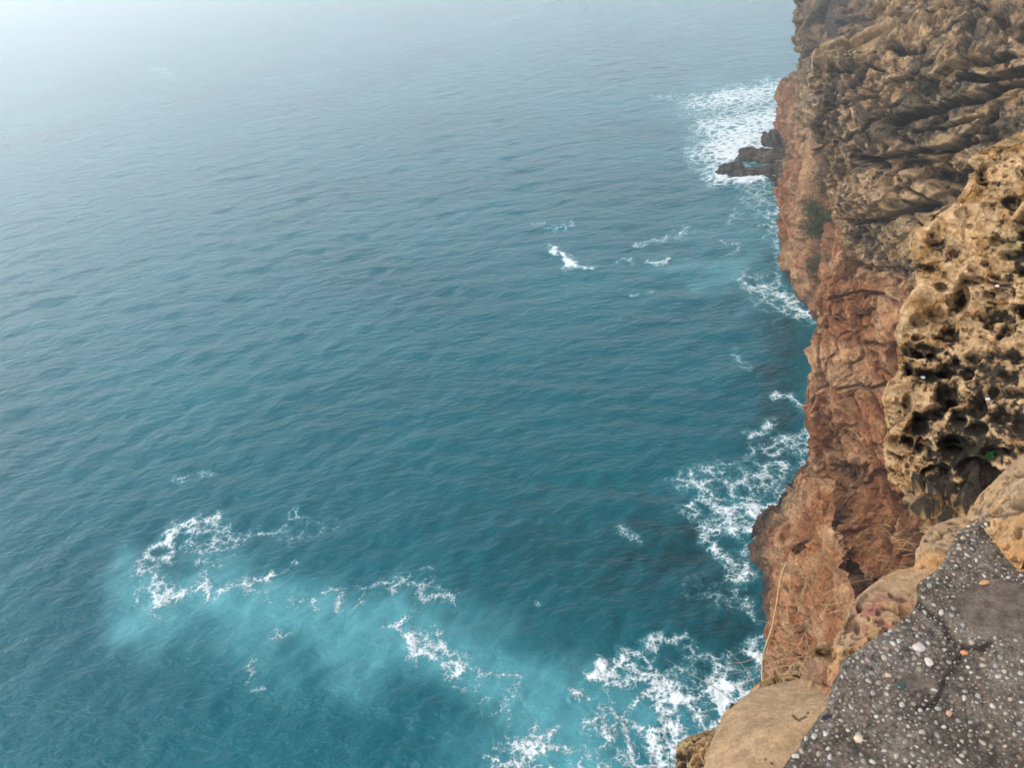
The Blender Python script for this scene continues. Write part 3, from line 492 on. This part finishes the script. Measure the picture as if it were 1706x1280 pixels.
# pebbly ledge: dark conglomerate the stones are set in
cz = [[(1650,845),(1700,850),(1760,855),(1850,860)],[(1637,866),(1690,880),(1760,890),(1850,900)],[(1602,884),(1670,905),(1760,930),(1850,950)],[(1590,905),(1650,935),(1740,965),(1850,985)],[(1568,945),(1630,970),(1720,1000),(1850,1025)],[(1538,975),(1600,1005),(1700,1035),(1850,1065)],[(1532,1006),(1590,1035),(1690,1070),(1850,1100)],
      [(1495,1042),(1560,1075),(1670,1110),(1850,1140)],[(1447,1080),(1530,1110),(1650,1150),(1850,1180)],[(1411,1104),(1500,1140),(1630,1180),(1850,1215)],[(1394,1135),(1480,1170),(1610,1210),(1850,1250)],[(1386,1168),(1465,1200),(1600,1240),(1850,1290)],[(1362,1202),(1445,1240),(1590,1280),(1850,1330)],[(1334,1248),(1420,1285),(1570,1325),(1850,1380)],[(1313,1282),(1400,1325),(1560,1370),(1850,1430)],[(1275,1350),(1370,1400),(1540,1450),(1850,1510)]]
cz = [[(x, y, ZL+.0, 0) for x, y in r] for r in cz]
P, e = net(cz, 560, 560, mode='z', wrap=.04, wrapdown=.10)
P[..., :2] += .016*np.stack([fbm(P.reshape(-1, 3), .12, 3), fbm(P.reshape(-1, 3), .12, 3, off=5.)], -1).reshape(P.shape[0], P.shape[1], 2)
V = P.reshape(-1, 3); px, py = proj(V)
wpx = px+14*noise(V, .08); wpy = py+12*noise(V, .08, 4.)
patch = 1-sst(.75, 1.15, np.hypot((wpx-1655)/62, (wpy-1010)/52))
patch = np.maximum(patch, .9*(1-sst(.7, 1.2, np.hypot((wpx-1530)/34, (wpy-1140)/16))))
h = .012*fbm(V, .30, 4)+.0055*fbm(V, .03, 4, .6)*(1-.75*patch)
crk = segd(px+6*noise(V, .06), py+6*noise(V, .06, 3.), [(1510,985),(1530,1010),(1565,1030),(1600,1076),(1640,1080),(1650,1072)])
crk2 = segd(px+6*noise(V, .06), py+6*noise(V, .06, 3.), [(1610,1080),(1580,1130),(1560,1170),(1530,1180)])
h -= .010*(1-sst(2, 9, crk))+.005*(1-sst(2, 9, crk2))
V2 = V+np.array([0, 0, 1.])*h[:, None]
c = fbm(V, .12, 4, .6); c2 = fbm(V, .012, 3, .6); pale = 1-sst(.5, 1.3, np.hypot((wpx-1490)/75, (wpy-1085)/48))
col = mix(np.array([.095, .077, .062]), np.array([.26, .215, .17]), sst(-.4, .4, c+.6*c2)); col = mix(col, np.array([.27, .235, .20]), .85*pale*sst(-.5, .2, c2)); col = mix(col, np.array([.21, .165, .135]), patch*.95)
col = mix(col, np.array([.035, .03, .026]), .75*(1-sst(1, 9+4*c2, np.minimum(crk, crk2))))
ledge = gridmesh('ground', V2.reshape(P.shape), rockmat('conglomerate', .0042, bump=1.6, vary=.55), col); tag(ledge, kind='structure')
# what carries the ledge and the camera: the body of the cliff, down to the sea
ba = [atR(1720., 330., 5.0), atR(1660., 600., 4.0), atR(1640., 760., 3.3)]+[atz(x, y, ZL-.14) for x, y in ((1690., 890.), (1620., 960.), (1540., 1090.), (1440., 1180.), (1400., 1300.), (1380., 1420.), (1340., 1700.), (1330., 2300.))]
for k in range(3): ba[k][2] -= .9
G = []
for a in ba: G.append([a+np.array(v) for v in ((2.6, .8, -40.), (1.6, .4, -22.), (1.1, .2, -9.), (.4, .1, -3.), (.1, 0, -.6), (0, 0, 0), (1.5, 0, 0), (30, -4, 0.))])
def lin(A, n):
    t = np.linspace(0, len(A)-1, n); i_ = np.minimum(t.astype(int), len(A)-2); f = (t-i_)[:, None, None]; return A[i_]*(1-f)+A[i_+1]*f
G = lin(np.array(G), 110); G = lin(G.transpose(1, 0, 2), 260).transpose(1, 0, 2)
P2b, cb = sculpt(G, np.ones(G.shape[:2])*.8, .8, .05, beds=.4, crack=.5, seed=50.)
o = gridmesh('cliff_top', P2b, mid, cb); tag(o, kind='structure')

# ------------------------------------------------------------------ pebbles set in the ledge
rp = np.random.RandomState(11)
def pebble_mesh(name, seed, mat):
    import bmesh
    bm = bmesh.new(); bmesh.ops.create_icosphere(bm, subdivisions=2, radius=1)
    r = np.random.RandomState(seed); s = (1, r.uniform(.6, .95), r.uniform(.45, .7)); pl = [(Vector(r.normal(size=3)).normalized(), r.uniform(.42, .85)) for _ in range(11)]
    for v in bm.verts:
        for nrm, dd in pl:
            k = v.co.dot(nrm)
            if k > dd: v.co -= nrm*(k-dd)*.97
        v.co = Vector((v.co.x*s[0], v.co.y*s[1], v.co.z*s[2]))
    me = bpy.data.meshes.new(name); bm.to_mesh(me); bm.free(); me.materials.append(mat)
    for p in me.polygons: p.use_smooth = True
    return me
PC = {'white': (.41, .385, .35), 'cream': (.34, .28, .22), 'pale grey': (.25, .23, .215), 'pinkish': (.27, .185, .155), 'brown': (.15, .10, .075), 'olive': (.19, .175, .12), 'dark': (.035, .04, .04)}
PM = {k: flat('pebble_'+k.replace(' ', '_'), v, .6, .18, 1.5) for k, v in PC.items()}
PME = {k: [pebble_mesh('pebble', i*7+j, PM[k]) for j in range(5)] for i, k in enumerate(PC)}
Vf = V2; inside = (px > 1300) & (px < 1730) & (py > 850) & (py < 1300)
Gz = P.reshape(-1, 3); colidx = np.arange(len(Vf)) % 560
inside &= colidx > 560*2/5*.98
cand = np.where(inside & (patch < .35))[0]; wgt = (.12+1.6*pale[cand]+1.6*np.clip(c[cand]+.25+.5*noise(Vf[cand], .05), 0, 1)**1.6); wgt *= 1/((1280*1.9/np.linalg.norm(Vf[cand]-[0, 0, H], axis=1))**0)
# sample evenly over the photo's ledge
wgt = wgt*np.clip(np.linalg.norm(Vf[cand]-[0, 0, H], axis=1), 1, 3)**0
ids = rp.choice(cand, 15000, p=wgt/wgt.sum())
kinds = rp.choice(list(PC), len(ids), p=[.15, .17, .26, .07, .18, .09, .08])
size = 1.22*np.clip(.0029*np.exp(rp.normal(size=len(ids))*.48), .0014, .0088); size = np.sort(size)[::-1]
LAB = {k: '%s pebble, one of many set in the dark ledge' % k for k in PC}
placed = []; keep = []
for i, (vi, k, s) in enumerate(zip(ids, kinds, size)):
    p = Vf[vi]
    if len(placed) and len(placed) < 3000:
        d = np.linalg.norm(np.array([q[:2] for q in placed])-p[:2], axis=1)-np.array([q[2] for q in placed])
        if d.min() < s*.8: continue
    placed.append((p[0], p[1], s)); keep.append((p, k, s))
rv = []; rq = []; rc = []
def rotm(): 
    from mathutils import Euler
    return Euler((rp.normal()*.35, rp.normal()*.35, rp.rand()*6.28)).to_matrix()
NBIG = 285
for i, (p, k, s) in enumerate(keep):
    me = PME[k][rp.randint(5)]; R = rotm(); pz = p[2]-s*.06
    if i < NBIG:
        o = bpy.data.objects.new('pebble', me); C.collection.objects.link(o); o.location = (p[0], p[1], pz); o.rotation_euler = R.to_euler(); o.scale = (s, s, s)
        tag(o, LAB[k], 'pebble', k+' pebbles set in the ledge')
    else:
        co = np.empty(len(me.vertices)*3); me.vertices.foreach_get('co', co); co = co.reshape(-1, 3)@np.array(R).T*s+[p[0], p[1], pz]
        fi = np.empty(len(me.polygons)*3, np.int32); me.polygons.foreach_get('vertices', fi)
        rq.append(fi.reshape(-1, 3)+sum(map(len, rv)) if False else (fi.reshape(-1, 3), len(co))); rv.append(co); rc.append(np.tile(np.array(PC[k])*(.8+.4*rp.rand()), (len(co), 1)))
off = 0; qq = []
for (f_, n_) in rq: qq.append(f_+off); off += n_
m_, t_, b_ = newmat('gravel'); aa = nd(t_, 'ShaderNodeAttribute', attribute_name='Col'); t_.links.new(aa.outputs['Color'], b_.inputs['Base Color']); b_.inputs['Roughness'].default_value = .6
gv = rawmesh('gravel', np.concatenate(rv), np.concatenate(qq), m_, np.concatenate(rc)); tag(gv, kind='stuff')
def one_pebble(x, y, s, c_, label, seed, sq=(1, 1, 1)):
    p = atz(np.array(x), np.array(y), ZL+.004)
    me = pebble_mesh('pebble', seed, flat('pebble_own', c_, .55, .15, 2))
    o = bpy.data.objects.new('pebble', me); C.collection.objects.link(o); o.location = p; o.scale = (s*sq[0], s*sq[1], s*sq[2]); o.rotation_euler = (0, 0, rp.rand()*.6); return tag(o, label, 'pebble')
one_pebble(1500, 1143, .019, (.03, .06, .05), 'flat dark green pebble, largest dark one in the ledge', 90, (1, .8, .7))
one_pebble(1478, 1128, .014, (.55, .38, .28), 'peach pebble just above the dark green one', 91)
one_pebble(1606, 1089, .011, (.50, .20, .09), 'bright orange pebble by the crack below the smooth brown patch', 92)
one_pebble(1532, 1078, .020, (.52, .44, .40), 'large pinkish white pebble in the pale gravelly part of the ledge', 93)
one_pebble(1546, 1103, .017, (.52, .47, .42), 'long cream pebble below the large pinkish white one', 94, (.7, 1.3, .8))
one_pebble(1377, 1196, .016, (.012, .016, .025), 'black blue pebble on the edge next to the smooth slab', 95, (1.2, .7, .7))
one_pebble(1580, 1190, .011, (.50, .27, .19), 'salmon pebble alone in the dark lower half of the ledge', 96)
one_pebble(1432, 1232, .014, (.58, .45, .33), 'large cream pebble near the lower edge of the ledge', 97)

# orange flake lying on the brown patch, white scraps, as flat irregular chips
def chip(name, p, r, th, c_, label, cat, seed, nrm=(0, 0, 1)):
    import bmesh
    rr = np.random.RandomState(seed); bm = bmesh.new(); k = 9; ring = [(math.cos(i*6.283/k)*r[0]*rr.uniform(.75, 1.1), math.sin(i*6.283/k)*r[1]*rr.uniform(.75, 1.1)) for i in range(k)]
    f = bm.faces.new([bm.verts.new((x, y, rr.uniform(-.1, .1)*r[1])) for x, y in ring]); ex = bmesh.ops.extrude_face_region(bm, geom=[f])
    for v in ex['geom']:
        if isinstance(v, bmesh.types.BMVert): v.co = Vector((v.co.x*.85, v.co.y*.85, v.co.z+th))
    bmesh.ops.triangulate(bm, faces=bm.faces); bmesh.ops.recalc_face_normals(bm, faces=bm.faces)
    me = bpy.data.meshes.new(name); bm.to_mesh(me); bm.free(); me.materials.append(flat(name, c_, .5, .12, 30))
    o = bpy.data.objects.new(name, me); C.collection.objects.link(o); o.location = p; o.rotation_euler = Vector(nrm).to_track_quat('Z', 'Y').to_euler(); return tag(o, label, cat)
def onnet(G, x, y, lift=0.):               # visible point of a sculpted grid nearest to a photo pixel
    Q = G.reshape(-1, 3); a, b2 = proj(Q); d = (a-x)**2+(b2-y)**2; near_ = np.where(d < max(16, d.min()*1.2))[0]
    r = np.linalg.norm(Q[near_]-[0, 0, H], axis=1); p = Q[near_[np.argmin(r)]]; vdir = np.array([0, 0, H])-p; return p+vdir/np.linalg.norm(vdir)*lift
chip('stone_flake', atz(np.array(1640), np.array(972), ZL+.008), (.017, .008), .004, (.55, .29, .12), 'orange flake of stone lying on the smooth brown patch', 'stone', 1)
toCam = (-.4, -.6, .6)
for (x, y, sz, lb) in ((1541,628,.014,'small white stone in a dark hollow near the left side of the outcrop'),(1649,663,.012,'white stone sliver in a hollow right of the middle of the outcrop'),(1664,474,.010,'small white stone high in the outcrop')):
    chip('white_stone', onnet(kP, x, y, .02), (sz, sz*.7), sz*.5, (.58, .57, .56), lb, 'stone', int(x), toCam)

# ------------------------------------------------------------------ rocks in the surf at the headland
def boulder(name, px_, py_, rx, ry, rz, label, seed, c_=WET*1.2, group=None):
    p = atz(np.array(px_), np.array(py_), 0.)
    u = np.linspace(0, 2*np.pi, 145); v = np.linspace(-np.pi/2, np.pi/2, 73); U, W = np.meshgrid(u, v)
    S = np.stack([np.cos(W)*np.cos(U), np.cos(W)*np.sin(U), np.sin(W)], -1).reshape(-1, 3)
    q = S*4+seed*3.1
    f1_, f2_, ci_, o_ = worley(q, 2.6, seed*1.7); rr = 1+.25*fbm(q, 3.5, 4, .55)+.16*fbm(q, 1.6, 4, .65, ridge=True)+.38*(GR[ci_]*o_).sum(1)-.15*(1-sst(0, .12, f2_-f1_))
    Vb = S*rr[:, None]*np.array([rx, ry, rz]); Vb[:, 2] = np.where(Vb[:, 2] < -.3*rz, -.3*rz-.1*(Vb[:, 2]+.3*rz), Vb[:, 2])
    cc = fbm(q, 1.2, 3, .6); cb = mix(c_, np.array([.20, .155, .10]), sst(.1, .7, cc+.35*S[:, 2]))
    o = gridmesh(name, Vb.reshape(73, 145, 3)+p, far, cb, origin=p); return tag(o, label, 'rock', group)
boulder('sea_rock', 1284, 241, 1.4, 1.4, 2.0, 'round dark boulder against the foot of the headland', 1)
boulder('sea_rock', 1246, 264, 1.6, 1.3, 1.0, 'tan topped rock between the foam and the spit', 2, np.array([.09, .075, .05]))
boulder('sea_rock', 1218, 286, 2.0, 1.3, 1.2, 'dark pointed rock at the seaward end of the spit', 3)
boulder('sea_rock', 1266, 257, 2.2, 1.1, .7, 'long black rock behind the tan topped one', 4)
boulder('sea_rock', 1243, 252, 1.4, .9, .6, 'small low black rock furthest out in the white foam', 5)
boulder('sea_rock', 1258, 287, 3.0, 1.1, .55, 'low wet rock ledge along the near side of the spit', 6)
boulder('sea_rock', 1282, 266, 2.0, 1.4, 1.1, 'brown craggy rock joining the spit to the headland', 8, np.array([.12, .095, .06]))
boulder('sea_rock', 1290, 284, 2.6, 1.5, .9, 'dark craggy rock at the root of the spit, nearest the red cliff', 9)
boulder('sea_rock', 1232, 291, 1.6, 1.0, .6, 'smallest wet rock in the foam by the pointed rock', 7)

# ------------------------------------------------------------------ plants
def tube(pts, r0, r1, k=5):
    pts = np.array(pts); n = len(pts); T = np.gradient(pts, axis=0); T /= np.linalg.norm(T, axis=1)[:, None]+1e-9
    up = np.array([.3, .5, .8]); A = np.cross(T, up); A /= np.linalg.norm(A, axis=1)[:, None]; B = np.cross(T, A)
    a = np.arange(k)*2*np.pi/k; r = np.linspace(r0, r1, n)[:, None, None]
    Vt = pts[:, None]+r*(A[:, None]*np.cos(a)[None, :, None]+B[:, None]*np.sin(a)[None, :, None])
    i = np.arange(n-1)[:, None]*k; j = np.arange(k)[None]; j2 = (j+1) % k
    q = np.stack([i+j, i+j2, i+k+j2, i+k+j], -1).reshape(-1, 4)
    return Vt.reshape(-1, 3), q
def tubes(name, lst, mat, label=None, cat=None, parent=None, group=None, org=None):
    Vs = []; Q = []; off = 0
    for pts, r0, r1 in lst:
        v, q = tube(pts, r0, r1); Vs.append(v); Q.append(q+off); off += len(v)
    Vs = np.concatenate(Vs); org = np.array(lst[0][0][0]) if org is None else np.array(org)
    o = rawmesh(name, Vs-org, np.concatenate(Q).astype(np.int32), mat, org=org, parent=parent); return tag(o, label, cat, group)
straw = flat('dry_stalk', (.50, .33, .17), .7, .3, 8); straw2 = flat('dry_twig', (.36, .25, .15), .8, .3, 8)
def pixcurve(pp, n=26): return crom(np.array([atR(np.array(float(x)), np.array(float(y)), r) for x, y, r in pp]), n)
main_st = pixcurve([(1276,1172,2.10),(1270,1135,2.13),(1270,1110,2.17),(1273,1085,2.22),(1285,1050,2.30),(1293,1010,2.38),(1299,970,2.46),(1310,936,2.55)], 60)
t = bpy.data.objects.new('dry_reed', None); C.collection.objects.link(t); t.location = main_st[0]
tag(t, 'long thick straw coloured stalk arching up over the red rock', 'dry stalk')
tubes('stem', [(main_st, .0042, .0024)], straw, parent=t)
tubes('side_twig', [(pixcurve([(1285,1050,2.30),(1310,1045,2.32),(1350,1034,2.35)]), .0012, .0006), (pixcurve([(1287,1042,2.3),(1275,1037,2.35),(1260,1034,2.4)]), .0011, .0006), (pixcurve([(1282,1062,2.28),(1310,1090,2.25),(1345,1120,2.2)]), .0011, .0006)], straw, parent=t)
tw = [([(1335,1158,2.0),(1215,1160,2.15),(1155,1128,2.25),(1110,1098,2.3)],'long thin bare twig reaching out over the white foam at the left',.0016),
      ([(1300,1162,2.1),(1275,1096,2.2),(1240,1104,2.3),(1205,1106,2.35)],'thin bent twig just above the long bare one',.0012),
      ([(1300,1165,2.1),(1262,1114,2.2),(1235,1120,2.3),(1210,1126,2.35)],'low thin twig crossing the dark water left of the long stalk',.0012),
      ([(1272,1168,2.1),(1243,1118,2.25),(1226,1098,2.3),(1214,1084,2.35)],'short twig crossing the thin bent one over dark water',.0010)]
tw[0] = ([(1240,1182,2.05),(1205,1156,2.15),(1155,1126,2.25),(1108,1098,2.3)],)+tw[0][1:]
for pp, lb, r in tw: tubes('dry_twig', [(pixcurve(pp), r*1.2, r*.5)], straw2, lb, 'dry twig', group='bare twigs over the water')
rg = np.random.RandomState(5)
def clump(x, y, r0, n, L_, lab, spread=1.0, bias=(-.1, 0, .3)):
    base = atR(np.array(float(x)), np.array(float(y)), r0); l = []
    for i in range(n):
        d = rg.normal(size=3)*spread+np.array(bias)*2; d /= np.linalg.norm(d); ln = L_*rg.uniform(.4, 1.); tt = np.linspace(0, 1, 14)[:, None]
        b0 = base+rg.normal(size=3)*L_*.13; side = rg.normal(size=3)*ln*.25
        l.append((b0+d*tt*ln+side*tt**2-np.array([0, 0, .3*ln])*tt**2.2, .0011, .0004))
    tubes('dry_grass', l, straw, lab, 'dry grass', org=base)
clump(1345, 1105, 2.45, 28, .28, 'tangle of fine dry grass on the red rock behind the grey knob')
clump(1375, 1010, 2.75, 16, .30, 'sparse dry wisps hanging before the dark crevice in the red rock')
clump(1490, 900, 3.1, 12, .22, 'few dry wisps below the honeycombed outcrop, left of the ochre rim')
clump(1300, 1150, 2.2, 20, .14, 'short dry grass at the foot of the long arching stalk')
dg_ = flat('dark_stem', (.045, .055, .02), .8, .3, 8)
b0 = atR(np.array(1205.), np.array(1222.), 1.92)
tubes('dark_sprig', [(pixcurve([(1208,1224,1.93),(1190,1198,1.98),(1170,1182,2.02)]), .0022, .001), (pixcurve([(1208,1224,1.93),(1198,1205,1.97),(1186,1196,2.0)]), .002, .001), (pixcurve([(1212,1226,1.9),(1200,1218,1.92),(1180,1214,1.96)]), .0014, .0007)], dg_, 'dark green leafless sprig in the gap of the jagged orange rock', 'plant')
tubes('dark_sprig', [(pixcurve([(1117,1300,1.7),(1116,1270,1.74),(1115,1247,1.78)]), .0018, .0008)], dg_, 'single dark upright stem over the foam at the bottom edge', 'plant')
tubes('dark_sprig', [(pixcurve([(1098,1300,1.7),(1088,1272,1.74),(1076,1250,1.78)]), .0012, .0005)], dg_, 'thin slanting dark stem left of the upright one at the bottom edge', 'plant')

def leafy(name, center, rad, n, ls, cols, label, cat, stems=8, seed=1, parts=True, flatn=.5):
    r = np.random.RandomState(seed); t = bpy.data.objects.new(name, None); C.collection.objects.link(t); t.location = center; tag(t, label, cat)
    lump = r.normal(size=(7, 3))*np.array(rad)*.5
    pc = lump[r.randint(7, size=n)]+r.normal(size=(n, 3))*np.array(rad)*.34
    d = r.normal(size=(n, 3)); d /= np.linalg.norm(d, axis=1)[:, None]; s = np.cross(d, r.normal(size=(n, 3))); s /= np.linalg.norm(s, axis=1)[:, None]
    L1 = ls*r.uniform(.6, 1.3, (n, 1)); w1 = L1*flatn*.5; nn = np.cross(d, s)
    Vl = np.stack([pc-d*L1*.5, pc+s*w1+nn*w1*.3, pc+d*L1*.5, pc-s*w1+nn*w1*.3], 1).reshape(-1, 3)
    q = np.arange(4*n, dtype=np.int32).reshape(n, 4); cc = np.array(cols)[r.randint(len(cols), size=n)]*r.uniform(.7, 1.25, (n, 1))
    m_, t_, b_ = newmat('leaf'); aa = nd(t_, 'ShaderNodeAttribute', attribute_name='Col'); t_.links.new(aa.outputs['Color'], b_.inputs['Base Color']); b_.inputs['Roughness'].default_value = .6
    rawmesh('foliage', Vl, q, m_, np.repeat(cc, 4, 0), org=center, parent=t, smooth=False)
    l = []
    for i in range(stems):
        e_ = lump[i % 7]; tt = np.linspace(0, 1, 8)[:, None]; st = np.array([rad[0]*.1, 0, -rad[2]*.9]); l.append((np.array(center)+st+(e_-st)*tt+r.normal(size=3)*rad[0]*.12*tt*(1-tt)*4, ls*.12, ls*.04))
    tubes('stem', l, dg_, parent=t, org=center)
def on_cliff(x, y, fb):
    p = onnet(cliffP, x, y, .3); return p
GRN = [(.035, .055, .012), (.055, .078, .018), (.02, .034, .01), (.075, .085, .02)]
p = on_cliff(1398, 372, 55); pb = atR(np.array(1366.), np.array(366.), 72.)
leafy('shrub', pb, (1.5, 1.3, 1.1), 7500, .17, GRN, 'dark green shrub clinging to the red cliff below the tan rock', 'shrub', seed=2)
leafy('shrub', atR(np.array(1370.), np.array(290.), 75.), (.9, 1.0, 1.7), 1700, .16, GRN+[(.15, .13, .06)], 'thin olive shrub in the gully above the dark green one', 'shrub', seed=3)
leafy('shrub', atR(np.array(1358.), np.array(440.), 71.), (.7, .7, 1.2), 900, .18, GRN, 'small green tuft low in the red gully', 'shrub', seed=4)
leafy('green_plant', onnet(kP, 1650, 757, .02), (.022, .02, .016), 130, .014, [(.015, .075, .012), (.022, .11, .018)], 'small bright green plant growing in a hollow of the outcrop', 'plant', seed=5, flatn=.8)

# ------------------------------------------------------------------ sea haze
hz = 42.5; HB, HG = .0013, .6
hm = bpy.data.materials.new('haze'); hm.use_nodes = True; t_ = hm.node_tree; t_.nodes.clear()
pv = t_.nodes.new('ShaderNodeVolumePrincipled'); pv.inputs['Color'].default_value = (.93, .965, 1., 1); pv.inputs['Density'].default_value = HB; pv.inputs['Anisotropy'].default_value = HG
ot = t_.nodes.new('ShaderNodeOutputMaterial'); t_.links.new(pv.outputs[0], ot.inputs['Volume'])
X, Y0, Y1, Z0 = 2100, -120, 2100, -6.
vv = np.array([(-X, Y0, Z0), (X, Y0, Z0), (X, Y1, Z0), (-X, Y1, Z0), (-X, Y0, hz), (X, Y0, hz), (X, Y1, hz), (-X, Y1, hz)], float)
o = rawmesh('haze', vv, np.array([(0, 3, 2, 1), (4, 5, 6, 7), (0, 1, 5, 4), (1, 2, 6, 5), (2, 3, 7, 6), (3, 0, 4, 7)], np.int32), hm, smooth=False); tag(o, kind='stuff')
